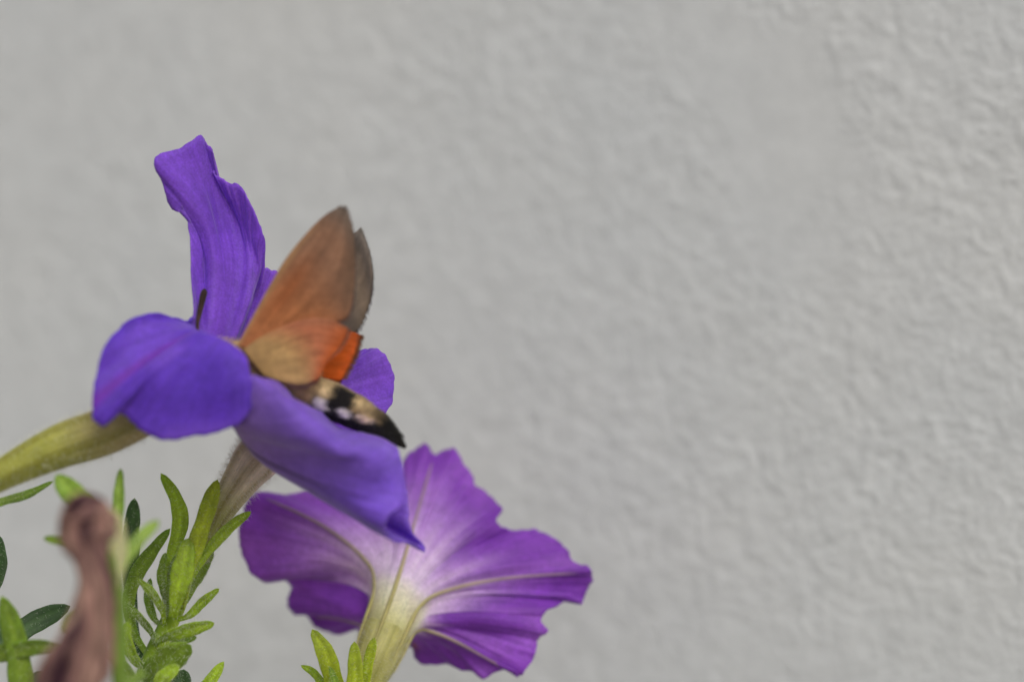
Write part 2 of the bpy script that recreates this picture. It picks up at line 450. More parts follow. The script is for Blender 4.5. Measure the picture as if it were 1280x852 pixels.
# tall upright lobe
tall = [(240, 400, -12), (237, 345, -5), (234, 296, -2), (226, 262, -1), (206, 232, -2), (193, 199, -4), (222, 186, -1), (248, 170, 2), (258, 179, 3), (270, 191, 3), (268, 217, 3), (284, 226, 3),
        (301, 234, 2), (320, 262, 1), (329, 290, 1), (331, 325, 2)]
Ly = lambda y: np.interp(y, [170, 200, 232, 262, 282, 300, 345, 400, 440], [205, 193, 206, 225, 228, 236, 238, 241, 242])
Ry = lambda y: np.interp(y, [170, 200, 219, 226, 237, 257, 277, 305, 350, 375, 396, 430], [255, 269, 272, 285, 304, 318, 326, 331, 330, 324, 311, 291])
tf_ = [0, .05, .10, .15, .20, .25, .40, .53, .59, .66, .74, .81, .86, .91, .96, 1]
tm = []
for i, (x, y, d) in enumerate(tall):
    f = tf_[i]; row = []
    for q in (0.36, 0.70):
        yy = 436 + (y - 436) * q
        row.append((Ly(yy) + (Ry(yy) - Ly(yy)) * (0.06 + 0.88 * f), yy, -9 + (d + 9) * min(1, q * 1.5) + 2.2 * math.sin(math.pi * f)))
    tm.append(row)
fan(148, 78, tall, 'tall', mids=tm, fr_=tf_)
# rear lobe, mostly behind the wings
rear = [(330, 352, 3), (333, 338, 5), (343, 337, 7), (356, 345, 8), (378, 362, 9), (398, 396, 10)]
fan(78, 44, rear, 'rear', bow=(0, 3.5, 0))
# far lobe showing to the right of the wings
far = [(398, 440, 8), (418, 452, 9), (436, 440, 10), (453, 435, 10), (468, 437, 10), (484, 451, 9), (491, 477, 8), (488, 503, 5), (470, 525, 0)]
fan(44, 4, far, 'far', bow=(0, 2, -2))
# lower lobe: a gutter running out to the right, ending in a curled tip
low = [((445, 538, -5), None), ((470, 544, -6), [(330, 535, -2), (405, 556, -3)]), ((489, 561, -8), [(330, 545, -3), (415, 578, -4)]),
       ((505, 594, -12), [(325, 552, -4), (420, 596, -5)]), ((513, 630, -16), [(322, 562, -8), (420, 612, -9)]), ((519, 664, -18), [(322, 569, -10), (428, 626, -12)]),
       ((532, 684, -19), [(322, 573, -12), (430, 632, -14)]), ((515, 675, -23), [(320, 573, -15), (426, 636, -18)]),
       ((492, 664, -27), [(318, 571, -17), (418, 634, -22)]), ((484, 650, -30), [(316, 567, -19), (412, 622, -25)]), ((503, 628, -27), [(312, 558, -20), (418, 604, -28)]),
       ((499, 580, -23), [(306, 547, -22), (468, 586, -29)]), ((484, 556, -20), [(302, 541, -23), (450, 564, -30)]), ((458, 543, -18), [(299, 536, -24), (423, 566, -31)]), ((436, 540, -17), [(297, 531, -25), (400, 552, -32)]),
       ((410, 531, -17), [(295, 522, -25), (378, 527, -32)]), ((388, 520, -18), [(292, 513, -25), (358, 505, -31)]), ((366, 503, -20), [(289, 504, -25), (340, 487, -30)]), ((346, 482, -23), [(286, 494, -24), (322, 475, -28)])]
fan(4, -92, [q[0] for q in low], 'low', mids=[q[1] for q in low])
# front lobe folded back over the tube
fr = [((320, 474, -26), (296, 470, -25)), ((321, 492, -27), (312, 452, -25.5)), ((309, 515, -28), (309, 446, -26)), ((284, 537, -29), (300, 438, -26.5)), ((240, 545, -30), (288, 428, -26)), ((200, 550, -30), (274, 423, -26)), ((180, 540, -30), (266, 420, -26)),
      ((164, 524, -29), (260, 419, -25)), ((147, 516, -29), (256, 418, -25)), ((134, 522, -30), (253, 417, -25)), ((124, 532, -31), (250, 416, -24)), ((114, 519, -31), (247, 415, -23.5)),
      ((117, 488, -31), (245, 413, -23)), ((123, 452, -29), (243, 412, -22)), ((138, 422, -26), (242, 411, -21)), ((162, 401, -22), (241, 411, -20)), ((192, 391, -19), (241, 410, -18)), ((222, 398, -16), (240, 411, -16))]
for i, (r, c) in enumerate(fr):
    th = -92 - 120 * (i / len(fr))
    t = rad(th)
    m = lerp3(c, r, 0.5); m = (m[0] - 3, m[1] - 6 * math.sin(math.pi * i / len(fr)), m[2] - 1.5 + (3.5 * math.sin(math.pi * (i - 11) / 7) if i > 11 else 0) + (1.2 if i == 11 else 0))
    raysA.append([ring(t, -0.004, 0.9), ring(t, 0.0025, 1.12), P(*c), P(*m), P(*r)]); nameA.append('front')
K = 8
GA = corolla(raysA, True, K, 44, ruffle=0.0017, seed=2)
def bounds(names):
    out, s = [], 0
    for i in range(1, len(names) + 1):
        if i == len(names) or names[i] != names[s]: out.append((names[s], s, i)); s = i
    return out
VIO1, VIO2, VIO3 = srgb(108, 68, 198), srgb(86, 48, 178), srgb(138, 96, 208)
def violet(u, v, seed):
    c = mix(VIO1, VIO2, 0.5 + 0.5 * vnoise(u * 5 + seed, v * 3 + seed, 41))
    c = mix(c, VIO3, 0.35 * np.clip(vnoise(u * 9 + seed, v * 6, 42), 0, 1))
    c = mix(srgb(120, 100, 120), c, sstep(0.05, 0.34, v))
    return c
tubeA = None
def tubecolA(s, a):
    c = mix(srgb(168, 168, 78), srgb(186, 170, 116), sstep(0.4, 0.75, s))
    c = mix(c, srgb(132, 128, 48), 0.65 * (0.5 + 0.5 * np.cos(5 * a + 0.7)) ** 4)
    return mix(c, srgb(190, 156, 150), 0.6 * sstep(0.55, 0.8, s) * (0.5 - 0.5 * np.sin(a)))
tubeA, CtA, _ = tube('flower', [(-70, 640, -20), (-20, 606, -19), (30, 578, -18), (80, 555, -17), (130, 538, -16), (185, 510, -15), (252, 474, -14)], [9, 16, 22, 27, 29, 30, RT / PX() * 0.99], M_TUBE, plantA, ORG, tubecolA, m=30, n=56,
                 hair=(3200, 0.0014, (240, 240, 220)), plant='A', flute=0.03, open_end=True)
tubeA['label'] = 'blue violet funnel flower with one tall petal and a folded front petal'
for k, (nm, s, e) in enumerate(bounds(nameA)):
    n_end = e * K if e < len(nameA) else len(nameA) * K
    S = cut(GA, s * K, n_end, True)
    n, m, _ = S.shape
    u, v = np.meshgrid(np.linspace(0, 1, n), np.linspace(0, 1, m), indexing='ij')
    c = violet(u, v, k * 3.7)
    if nm == 'front': c = mix(c, srgb(120, 40, 170), 0.7 * np.exp(-((u - 0.64) / 0.02) ** 2) * sstep(0.3, 0.5, v))
    if nm == 'low': c = mix(srgb(140, 112, 140), c, sstep(0.34, 0.86, v))
    if nm in ('tall', 'rear', 'far'): c = mix(c, srgb(140, 86, 200), 0.45)
    if nm == 'low': c = mix(c, srgb(146, 110, 206), 0.35)
    o = mesh_obj('petal', S, grid_faces(n, m), M_PETAL, tubeA, ORG, uv=np.stack([u, v], -1), col=c)
    solid(o, 0.00028)
# veins on the outside of the gutter lobe
def vein(parent, org, pts3, r0, r1, colr, name='vein'):
    C = cr(pts3, np.linspace(0, len(pts3) - 1, 40)); n, m = 40, 6
    R = np.linspace(r0, r1, n) * sstep(-0.03, 0.14, np.linspace(0, 1, n)) * sstep(1.02, 0.9, np.linspace(0, 1, n)); T, S, Nn = frames(C, np.array([0.3, -1, 0.2]))
    th = np.linspace(0, 2 * np.pi, m, endpoint=False)
    V = C[:, None] + R[:, None, None] * (np.cos(th)[None, :, None] * S[:, None] + np.sin(th)[None, :, None] * Nn[:, None])
    F = [(i * m + j, i * m + (j + 1) % m, (i + 1) * m + (j + 1) % m, (i + 1) * m + j) for i in range(n - 1) for j in range(m)]
    t = np.repeat(np.linspace(0, 1, n), m)
    return mesh_obj(name, V, F, M_TUBE, parent, org, uv=np.stack([t * 0, t], -1), col=mix(colr[0], colr[1], t))
iv = int((nameA.index('low') + 9.5) * K)
dn = unit(np.cross(np.gradient(GA, axis=0)[iv], np.gradient(GA, axis=1)[iv])); dn = dn * np.sign(-dn[:, 1:2])
vein(tubeA, ORG, (GA[iv] - dn * 0.00010)[8:34:2], 0.0005, 0.0003, (srgb(120, 104, 70), srgb(84, 58, 130)))
# stem of this flower, outside the frame on the left
tube('stem', [(-64, 636, -20), (-110, 690, -20), (-120, 800, -18), (-100, 1000, -16), ('w', ORG[0] - 0.004, ORG[1], 0.10), ('w', ORG[0], ORG[1], -0.006)], [8, 7, 8, 10, 12, 14], M_STEM, plantA, ORG,
     lambda s, a: mix(GREENS['mid'][0], GREENS['mid'][1], 0.5 + 0.5 * np.cos(a)), hair=(500, 0.0009), plant='A')
for p, w, tone, roll in [
    ([(-105, 700, -20), (-60, 650, -14), (0, 628, -8), (34, 618, -6), (67, 601, -5)], 13, 'mid', 30),
    ([(-118, 760, -18), (-60, 740, -8), (-20, 742, 0), (-2, 705, 4), (-2, 668, 6)], 26, 'dark', 10),
    ([(-110, 850, -18), (-40, 900, -12), (20, 880, -14), (24, 830, -16), (14, 780, -18), (2, 744, -20)], 30, 'mid', -10),
    ([(-110, 800, -18), (-40, 812, -4), (10, 796, 2), (50, 774, 5), (88, 757, 6)], 30, 'dark', 12),
    ([(-110, 830, -18), (-50, 830, -14), (0, 816, -16), (40, 808, -18), (78, 806, -20)], 24, 'mid', -20),
    ([(-100, 900, -17), (-40, 860, -16), (-8, 800, -12), (-2, 770, -8)], 22, 'dark', 20),
    ([(-96, 960, -16), (-20, 900, -8), (30, 868, 0), (52, 838, 4)], 26, 'dark', 0),
    ([(-60, 640, -20), (-30, 612, -24), (0, 600, -27)], 12, 'mid', 40)]:
    leaf('A', plantA, ORG, p, w, tone, roll, seed=w)
flush_hairs('A', 'hairs', M_HAIR, plantA, ORG)

# ------------------------------------------------------------------ shoot with the slim hairy bud
ORG = np.array([P(190, 426, 4)[0], 0.004, 0.0])
plantB = empty('petunia_plant', ORG, 'leafy green petunia shoot carrying a slim hairy half faded bud', 'petunia', 'petunias growing along the wall')
def budcol(s, a):
    c = mix(srgb(196, 196, 120), srgb(226, 206, 192), sstep(0.15, 0.6, s))
    st = (0.5 + 0.5 * np.cos(7 * a + 4 * s)) ** 2
    return mix(c, srgb(150, 130, 78), 0.7 * st)
bud, _, _ = tube('bud', [(246, 700, 4), (262, 664, 4), (282, 628, 4), (304, 594, 3), (322, 570, 2), (340, 548, 2), (352, 535, 2)], [10, 13, 18, 24, 29, 22, 4], M_TUBE, plantB, ORG, budcol, m=24, n=44,
                hair=(3000, 0.0016, (245, 240, 230)), plant='B', flute=0.06)
bud['label'] = 'pale brownish green hairy bud tube'
tube('stem', [(232, 720, 4), (222, 752, 4), (208, 785, 4), (193, 815, 4), (180, 852, 4), (172, 920, 4), (180, 1050, 4), ('w', ORG[0] + 0.004, ORG[1], 0.10), ('w', ORG[0], ORG[1], -0.006)], [9, 12, 12, 12, 12, 12, 13, 14, 15], M_STEM, plantB, ORG,
     lambda s, a: mix(GREENS['bright'][0], GREENS['mid'][1], 0.5 + 0.5 * np.cos(a)), n=60, hair=(700, 0.0009), plant='B')
for p, w, tone, roll in [        # calyx round the bud
    ([(226, 760, 1), (236, 715, -1), (246, 680, -1), (262, 630, -1), (272, 599, 0)], 24, 'yellow', 14),
    ([(232, 740, 2), (246, 708, 1), (268, 678, 0), (292, 654, 1), (314, 639, 2)], 16, 'bright', -25),
    ([(216, 772, 0), (222, 740, -2), (230, 706, -2), (236, 672, -1)], 28, 'bright', 0),
    ([(212, 768, 1), (213, 735, 0), (222, 705, -1), (229, 690, -1)], 20, 'mid', 35),
    ([(232, 752, 4), (246, 722, 6), (258, 696, 6), (262, 684, 6)], 18, 'mid', -30)]:
    leaf('B', plantB, ORG, p, w, tone, roll, name='sepal', seed=w, hair=500, thick=0.34)
for p, w, tone, roll in [
    ([(206, 765, 3), (210, 725, 2), (218, 686, 2), (226, 650, 2), (219, 620, 1), (201, 591, 0)], 21, 'bright', 8),
    ([(220, 775, 3), (237, 768, 2), (254, 751, 2), (274, 735, 2)], 13, 'bright', -20),
    ([(196, 802, 1), (212, 794, -2), (240, 785, -4), (268, 778, -5)], 20, 'bright', -25),
    ([(180, 850, 2), (192, 838, -2), (214, 820, -5), (239, 806, -7)], 38, 'mid', -15),
    ([(206, 780, 2), (202, 760, 0), (190, 740, -3), (172, 722, -5)], 13, 'bright', 20),
    ([(196, 806, 2), (188, 788, 0), (174, 770, -3), (156, 753, -5)], 12, 'mid', 20),
    ([(190, 825, 5), (168, 790, 8), (161, 752, 8), (171, 718, 8), (191, 688, 7), (213, 660, 6)], 20, 'mid', 12),
    ([(176, 880, 5), (200, 872, 6), (224, 858, 8), (230, 836, 9)], 28, 'dark', 0),
    ([(176, 905, 5), (220, 890, 3), (258, 856, 2), (280, 826, 2)], 17, 'bright', 10),
    ([(184, 836, 3), (170, 826, -4), (158, 800, -8), (160, 776, -9)], 15, 'bright', -10),
    ([(180, 856, 3), (166, 848, -8), (150, 826, -12), (134, 812, -13)], 18, 'mid', 15),
    ([(178, 880, 4), (196, 866, -6), (206, 846, -9), (224, 832, -10)], 22, 'bright', 20),
    ([(192, 815, 5), (205, 812, 9), (222, 800, 11), (246, 796, 12)], 15, 'mid', 0),
    ([(204, 785, 5), (192, 770, 9), (186, 748, 10), (188, 722, 10)], 13, 'mid', 10),
    ([(214, 762, 3), (206, 742, 1), (203, 716, 0), (207, 690, 0)], 15, 'mid', 25),
    ([(228, 735, 3), (242, 730, 6), (252, 716, 7), (260, 700, 7)], 12, 'mid', 0),
    ([(174, 900, 4), (186, 892, -4), (204, 880, -7), (214, 858, -8)], 18, 'mid', -10),
    ([(184, 850, 5), (168, 790, 10), (163, 730, 12), (164, 670, 12), (166, 648, 12), (168, 622, 12)], 23, 'dark', 0),
    ([(172, 890, 3), (160, 862, 0), (152, 840, -2), (150, 800, -4)], 15, 'mid', 0)]:
    leaf('B', plantB, ORG, p, w, tone, roll, seed=w, hair=420)
flush_hairs('B', 'hairs', M_HAIR, plantB, ORG)

# ------------------------------------------------------------------ magenta purple petunia seen from behind
ORG = np.array([P(450, 426, 22)[0], 0.022, 0.0])
plantC = empty('petunia_plant', ORG, 'petunia with the magenta purple flower seen from behind below the violet one', 'petunia', 'petunias growing along the wall')
cB = P(484, 786, 22); axB = unit(P(500, 745, 30) - P(466, 830, 18))
f1 = unit(np.cross(axB, np.array([0, 1.0, 0]))); f1 = f1 if f1[0] > 0 else -f1       # right in the picture
f2 = unit(np.cross(f1, axB)); f2 = f2 if f2[1] > 0 else -f2                           # away from the viewer
RB = 30 * PX(22)
def ringB(t, k=0.0, g=1.0): return cB + axB * k + RB * g * (math.cos(t) * f1 + math.sin(t) * f2)
raysB, nameB, thB = [], [], []
def lobeB(th0, th1, rims, tag, k1=0.010, lift=0.55, flare=1.45):
    n = len(rims)
    for i, r in enumerate(rims):
        t = rad(th0 + (th1 - th0) * i / n); rw = P(*r)
        b0, b1 = ringB(t, -0.004, 0.74), ringB(t, k1 * 0.3, 1.10)
        c = ringB(t, k1, flare)
        pts = [b0]
        for s in (0.10, 0.36, 0.68, 1.0):     # quadratic from the throat, leaving along the tube, out to the rim
            pts.append((1 - s) ** 2 * b1 + 2 * s * (1 - s) * c + s * s * rw)
        raysB.append(pts); nameB.append(tag); thB.append(t)
# clockwise round the rim starting at the top-left seam
lobeB(235, 290, [(488, 612, 40), (500, 579, 42), (512, 564, 43), (530, 556, 43), (543, 565, 42), (556, 559, 43), (571, 563, 43), (580, 582, 42), (588, 602, 41), (606, 617, 41), (620, 630, 40), (624, 643, 39)], 'top', k1=0.016)
lobeB(290, 345, [(620, 657, 37), (642, 663, 38), (669, 661, 38), (692, 673, 37), (708, 687, 36), (719, 706, 35), (737, 711, 34), (741, 722, 34), (733, 744, 33), (726, 751, 32), (711, 746, 32), (698, 757, 31)], 'right', k1=0.014, flare=1.5)
lobeB(345, 405, [(676, 771, 29), (685, 790, 28), (673, 800, 28), (666, 818, 27), (657, 838, 26), (645, 848, 26), (626, 840, 27), (602, 850, 28), (586, 840, 30), (560, 832, 32), (536, 829, 34), (520, 816, 36)], 'lower', k1=0.007, flare=1.3)
lobeB(405, 505, [(508, 806, 37), (496, 829, 39), (480, 822, 42), (462, 806, 43), (443, 785, 43), (422, 794, 42), (403, 790, 42), (384, 780, 41), (366, 772, 41), (357, 755, 40), (361, 736, 39)], 'left_low', k1=0.006, flare=1.25)
lobeB(505, 595, [(357, 728, 37), (336, 727, 36), (316, 712, 35), (302, 690, 34), (299, 662, 33), (305, 636, 34), (318, 618, 35), (347, 619, 37), (380, 613, 39), (420, 606, 41), (460, 608, 42)], 'left', k1=0.019, flare=1.4)
GB = corolla(raysB, True, K, 44, ruffle=0.0022, seed=5)
MAG1, MAG2, MAG3 = srgb(134, 68, 182), srgb(112, 50, 158), srgb(168, 108, 206)
PALE, CREAM = srgb(226, 200, 232), srgb(232, 220, 196)
def tubecolB(s, a):
    c = mix(srgb(168, 172, 74), srgb(206, 200, 132), sstep(0.3, 0.85, s))
    c = mix(c, srgb(150, 146, 60), 0.5 * (0.5 + 0.5 * np.cos(5 * a)) ** 4)
    return c
pB = cB - axB * 0.0035
toP = lambda q: ('w',) + tuple(q)
tubeB, _, _ = tube('flower', [toP(P(440, 960, 14)), toP(P(446, 905, 15)), toP(P(456, 862, 17)), toP(P(468, 826, 19)), toP(cB)], [7, 12, 20, 28.5, RB / PX() * 1.0], M_TUBE, plantC, ORG, tubecolB, m=30, n=40,
                 hair=(2500, 0.0011, (225, 220, 200)), plant='C', flute=0.015, open_end=True)
tubeB['label'] = 'magenta purple petunia flower seen from behind with pale throat'
spans = bounds(nameB)
for k, (nm, s, e) in enumerate(spans):
    S = cut(GB, s * K, e * K, True)
    n, m, _ = S.shape
    u, v = np.meshgrid(np.linspace(0, 1, n), np.linspace(0, 1, m), indexing='ij')
    c = mix(MAG1, MAG2, np.clip(0.5 + 0.6 * vnoise(u * 4 + k * 5, v * 3, 51), 0, 1))
    c = mix(c, MAG3, 0.5 * np.clip(vnoise(u * 7 + k, v * 5 + k, 52), 0, 1))
    reach = {'top': (0.30, 0.95), 'right': (0.28, 0.85), 'lower': (0.22, 0.62), 'left': (0.32, 0.95), 'left_low': (0.15, 0.45)}[nm]
    c = mix(mix(srgb(206, 200, 138), mix(CREAM, PALE, sstep(0.20, 0.38, v)), sstep(0.04, 0.26, v)), c, sstep(reach[0], reach[1], v + 0.06 * vnoise(u * 11 + k, v * 2, 53)))
    if nm == 'lower': c = mix(c, srgb(150, 84, 50), 0.8 * np.exp(-((u - 0.90) / 0.03) ** 2 - ((v - 0.8) / 0.07) ** 2))     # a brown blemish
    o = mesh_obj('petal', S, grid_faces(n, m), M_PETAL, tubeB, ORG, uv=np.stack([u, v], -1), col=c)
    solid(o, 0.00028)
VC = (srgb(190, 182, 112), srgb(150, 112, 158))
for nm, ridx in (('top', 4), ('right', 6.4), ('lower', 5), ('left', 6), ('left_low', 7)):
    s = [b for b in spans if b[0] == nm][0][1]
    col_ = GB[int(round((s + ridx) * K)) % len(GB)]
    i = int(round((s + ridx) * K)) % len(GB)
    nn = unit(np.cross(np.gradient(GB, axis=0)[i], np.gradient(GB, axis=1)[i]))
    nn = nn * np.sign(np.sum(nn * np.array([0, -1.0, 0.0]), -1, keepdims=True))
    t = thB[int(s + ridx)] + (ridx % 1) * (thB[1] - thB[0])
    low_ = [ringB(t, -0.009, 0.93), ringB(t, -0.004, 1.02)]
    vein(tubeB, ORG, np.concatenate([low_, (col_ - nn * 0.00004)[9:44:2]]), 0.00060, 0.00034, VC)
tube('stem', [(441, 955, 14), (436, 1010, 15), (446, 1100, 18), ('w', ORG[0] + 0.003, ORG[1], 0.09), ('w', ORG[0], ORG[1], -0.006)], [8, 10, 11, 12, 14], M_STEM, plantC, ORG,
     lambda s, a: mix(GREENS['bright'][0], GREENS['mid'][1], 0.5 + 0.5 * np.cos(a)), plant='C')
for p, w, tone, roll in [
    ([(438, 975, 14), (428, 910, 6), (418, 856, 2), (407, 817, 0), (390, 786, 0)], 25, 'yellow', -12),
    ([(438, 985, 14), (420, 900, 6), (404, 858, 4), (392, 840, 4), (376, 831, 4)], 11, 'bright', 0),
    ([(440, 975, 14), (442, 910, 4), (444, 850, -1), (443, 801, -1)], 22, 'yellow', 5),
    ([(442, 975, 14), (450, 905, 8), (456, 850, 6), (463, 818, 6), (468, 796, 7)], 17, 'yellow', 25),
    ([(438, 965, 14), (428, 905, 3), (421, 862, -1), (412, 832, -2)], 13, 'mid', -30),
    ([(440, 980, 14), (470, 920, 10), (492, 880, 10), (500, 852, 10)], 13, 'bright', 0)]:
    leaf('C', plantC, ORG, p, w, tone, roll, seed=w, hair=350)
flush_hairs('C', 'hairs', M_HAIR, plantC, ORG)

# ------------------------------------------------------------------ shoot with the withered flower, nearest of the plants
ORG = np.array([P(140, 426, -48)[0], -0.048, 0.0])
plantD = empty('petunia_plant', ORG, 'petunia shoot with a shrivelled brown faded flower hanging from it', 'petunia', 'petunias growing along the wall')
def withered():
    pts = [(122, 622, -53), (116, 634, -54), (110, 652, -54), (108, 676, -55), (115, 702, -56), (120, 735, -57), (116, 770, -58), (104, 805, -59), (90, 845, -60), (78, 890, -60), (72, 915, -60)]
    pts = [(a, b_, d_ - 11) for a, b_, d_ in pts]
    rr = [10, 28, 31, 28, 18, 19, 25, 31, 35, 30, 10]
    n, m = 190, 150
    C = cr(np.array([P(*q) for q in pts]), np.linspace(0, len(pts) - 1, n))
    R = cr(np.array(rr, float)[:, None], np.linspace(0, len(pts) - 1, n))[:, 0] * PX(-66)
    T, S, Nn = frames(C, np.array([0.1, -1, 0.1]))
    s = np.linspace(0, 1, n)[:, None]; th = np.linspace(0, 2 * np.pi, m, endpoint=False)[None]
    tw = th + 2.2 * s + 0.5 * np.sin(6 * s)
    rg = lambda a, b, k: 1 - 2 * np.abs(vnoise(a, b, k))                     # sharp folded ridges
    cx_, sx_ = np.cos(tw), np.sin(tw)
    pl = 0.93 + 0.10 * np.cos(5 * tw + 3 * np.sin(5 * s)) + 0.17 * rg(2.6 * cx_ + 9, s * 9 + 2.6 * sx_, 61) + 0.12 * rg(5 * cx_ + 4, s * 17 + 5 * sx_, 62) + 0.06 * rg(11 * cx_, s * 36 + 11 * sx_, 65)
    V = C[:, None] + (R[:, None] * pl)[..., None] * (np.cos(th)[..., None] * S[:, None] + np.sin(th)[..., None] * Nn[:, None] * 0.8)
    F = [(i * m + j, i * m + (j + 1) % m, (i + 1) * m + (j + 1) % m, (i + 1) * m + j) for i in range(n - 1) for j in range(m)]
    F.append(tuple(range(m))[::-1]); F.append(tuple((n - 1) * m + j for j in range(m)))
    F = outward(V, F, C, m)
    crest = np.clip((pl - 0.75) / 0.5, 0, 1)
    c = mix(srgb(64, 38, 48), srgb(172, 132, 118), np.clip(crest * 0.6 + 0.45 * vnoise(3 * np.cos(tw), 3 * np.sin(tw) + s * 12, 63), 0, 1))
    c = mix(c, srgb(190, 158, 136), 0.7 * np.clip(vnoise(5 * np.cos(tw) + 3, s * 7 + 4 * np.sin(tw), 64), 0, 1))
    u = np.broadcast_to(tw / 6.28, c.shape[:2]); v = np.broadcast_to(s, c.shape[:2])
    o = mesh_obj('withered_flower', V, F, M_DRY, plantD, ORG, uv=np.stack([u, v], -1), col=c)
    o['label'] = 'shrivelled mauve brown faded petunia flower'
    return o
withered()
tube('stem', [(138, 650, -50), (142, 690, -49), (146, 730, -48), (149, 780, -48), (150, 834, -48), (146, 920, -48), (142, 1050, -48), ('w', ORG[0] + 0.003, ORG[1], 0.10), ('w', ORG[0], ORG[1], -0.006)], [6, 9, 9, 8, 8, 9, 10, 12, 14], M_STEM, plantD, ORG,
     lambda s, a: mix(srgb(120, 146, 62), GREENS['mid'][1], 0.5 + 0.5 * np.cos(a)), n=60, hair=(300, 0.0009), plant='D')
for p, w, tone, roll, nm in [
    ([(146, 730, -48), (158, 698, -44), (176, 672, -42), (199, 650, -40)], 17, 'mid', 10, 'leaf'),
    ([(146, 740, -48), (150, 690, -30), (148, 650, -22), (149, 612, -20), (151, 585, -19)], 14, 'mid', 0, 'leaf'),
    ([(146, 735, -49), (149, 700, -50), (146, 664, -51), (138, 634, -51)], 24, 'pale', 15, 'sepal'),
    ([(143, 690, -49), (130, 660, -40), (112, 636, -32), (88, 614, -28), (70, 593, -26)], 30, 'mid', -20, 'leaf'),
    ([(144, 720, -49), (120, 690, -38), (86, 678, -30), (54, 672, -26)], 14, 'mid', 0, 'leaf'),
    ([(149, 830, -48), (120, 790, -40), (94, 768, -34), (76, 790, -32)], 16, 'mid', 0, 'leaf'),
    ([(149, 860, -48), (166, 850, -46), (182, 838, -46)], 14, 'mid', 0, 'leaf'),
    ([(148, 900, -48), (110, 880, -50), (96, 850, -48), (92, 832, -46)], 18, 'mid', 0, 'leaf')]:
    leaf('D', plantD, ORG, p, w, tone, roll, name=nm, seed=w, hair=160)
flush_hairs('D', 'hairs', M_HAIR, plantD, ORG)

# ------------------------------------------------------------------ hummingbird hawk-moth
ORG = P(330, 470, -15)
moth = empty('moth', ORG, 'brown and orange hovering moth with white spotted black abdomen, head inside the violet flower', 'moth')
bp_ = [(250, 434, -16, 1), (256, 436, -16, 13), (266, 440, -16, 17), (280, 444, -16, 17), (296, 449, -15.5, 24), (318, 458, -15, 30), (342, 469, -15, 28), (362, 479, -15, 20), (380, 486, -15, 20.5), (404, 496, -15, 23), (430, 508, -15.5, 22.5), (454, 520, -16, 19.5), (474, 531, -16.5, 14), (491, 545, -17, 9.5), (507, 559, -17.5, 2.5)]
bpts = np.array([P(a, b_, c) for a, b_, c, _ in bp_]); brad = np.array([r for *_, r in bp_], float)[:, None] * PX(-15)
n, m = 110, 36
tt = np.linspace(0, len(bp_) - 1, n)
BC = cr(bpts, tt); BR = np.maximum(cr(brad, tt)[:, 0], 0.0001)
# abdominal segments: shallow steps
seg = np.where(tt > 7.3, 1 + 0.035 * np.abs(np.sin((tt - 7.3) * 2.4)) , 1); BR = BR * seg
T, S, Nn = frames(BC, np.array([0.0, -1, 0.0]))          # Nn faces the viewer
th = np.linspace(0, 2 * np.pi, m, endpoint=False)
UPv = np.cross(Nn, T); UPv = UPv * np.sign(UPv[:, 2:3])
BV = BC[:, None] + BR[:, None, None] * (np.cos(th)[None, :, None] * Nn[:, None] + np.sin(th)[None, :, None] * UPv[:, None] * 0.97)
BF = [(i * m + j, (i + 1) * m + j, (i + 1) * m + (j + 1) % m, i * m + (j + 1) % m) for i in range(n - 1) for j in range(m)]
BF.append(tuple(range(m))); BF.append(tuple((n - 1) * m + j for j in range(m))[::-1])
tg, ag = np.meshgrid(tt, th, indexing='ij')
side = np.cos(ag); up = np.sin(ag)
TAN, BROWN, BLACK, WHITE = srgb(222, 194, 146), srgb(172, 142, 102), srgb(26, 22, 22), srgb(236, 226, 220)
jx = tg + 0.12 * vnoise(tg * 4, ag * 3, 71)
bc_ = mix(BROWN, TAN, np.clip(0.6 + 0.5 * vnoise(tg * 3, ag * 2, 72), 0, 1))
bc_ = mix(bc_, srgb(206, 188, 160), 0.7 * sstep(0.2, -0.5, up) * (tg < 7.6))                              # paler below
bc_ = np.where((tg < 8.4)[..., None], np.minimum(bc_ * 1.25, 0.9), bc_)  # front of the body lightened in its colour to offset the hindwing's shadow
ab = sstep(8.3, 8.7, jx)
blk = ab * np.clip(sstep(0.12, -0.12, up) + 1.0 * sstep(0.62, 0.4, np.abs(jx - 9.85)) * sstep(1.02, 0.9, up), 0, 1)
bc_ = mix(bc_, BLACK, blk)
bc_ = mix(bc_, srgb(92, 76, 56), 0.75 * sstep(10.5, 11.6, jx) * sstep(0.1, 0.4, up))
bc_ = mix(bc_, srgb(30, 27, 23), sstep(11.4, 12.1, jx))
for (c0, u0, wa, wb) in ((9.0, -0.42, 0.42, 0.36), (10.15, -0.34, 0.30, 0.26), (11.15, -0.16, 0.40, 0.32)):
    rr = ((jx - c0) / wa) ** 2 + ((up - u0) / wb) ** 2
    bc_ = mix(bc_, WHITE if c0 < 11 else srgb(232, 206, 186), sstep(1.25, 0.6, rr) * (np.abs(side) > 0.3))
body = mesh_obj('body', BV, BF, M_BODY, moth, ORG, uv=np.stack([tg, ag], -1), col=bc_)
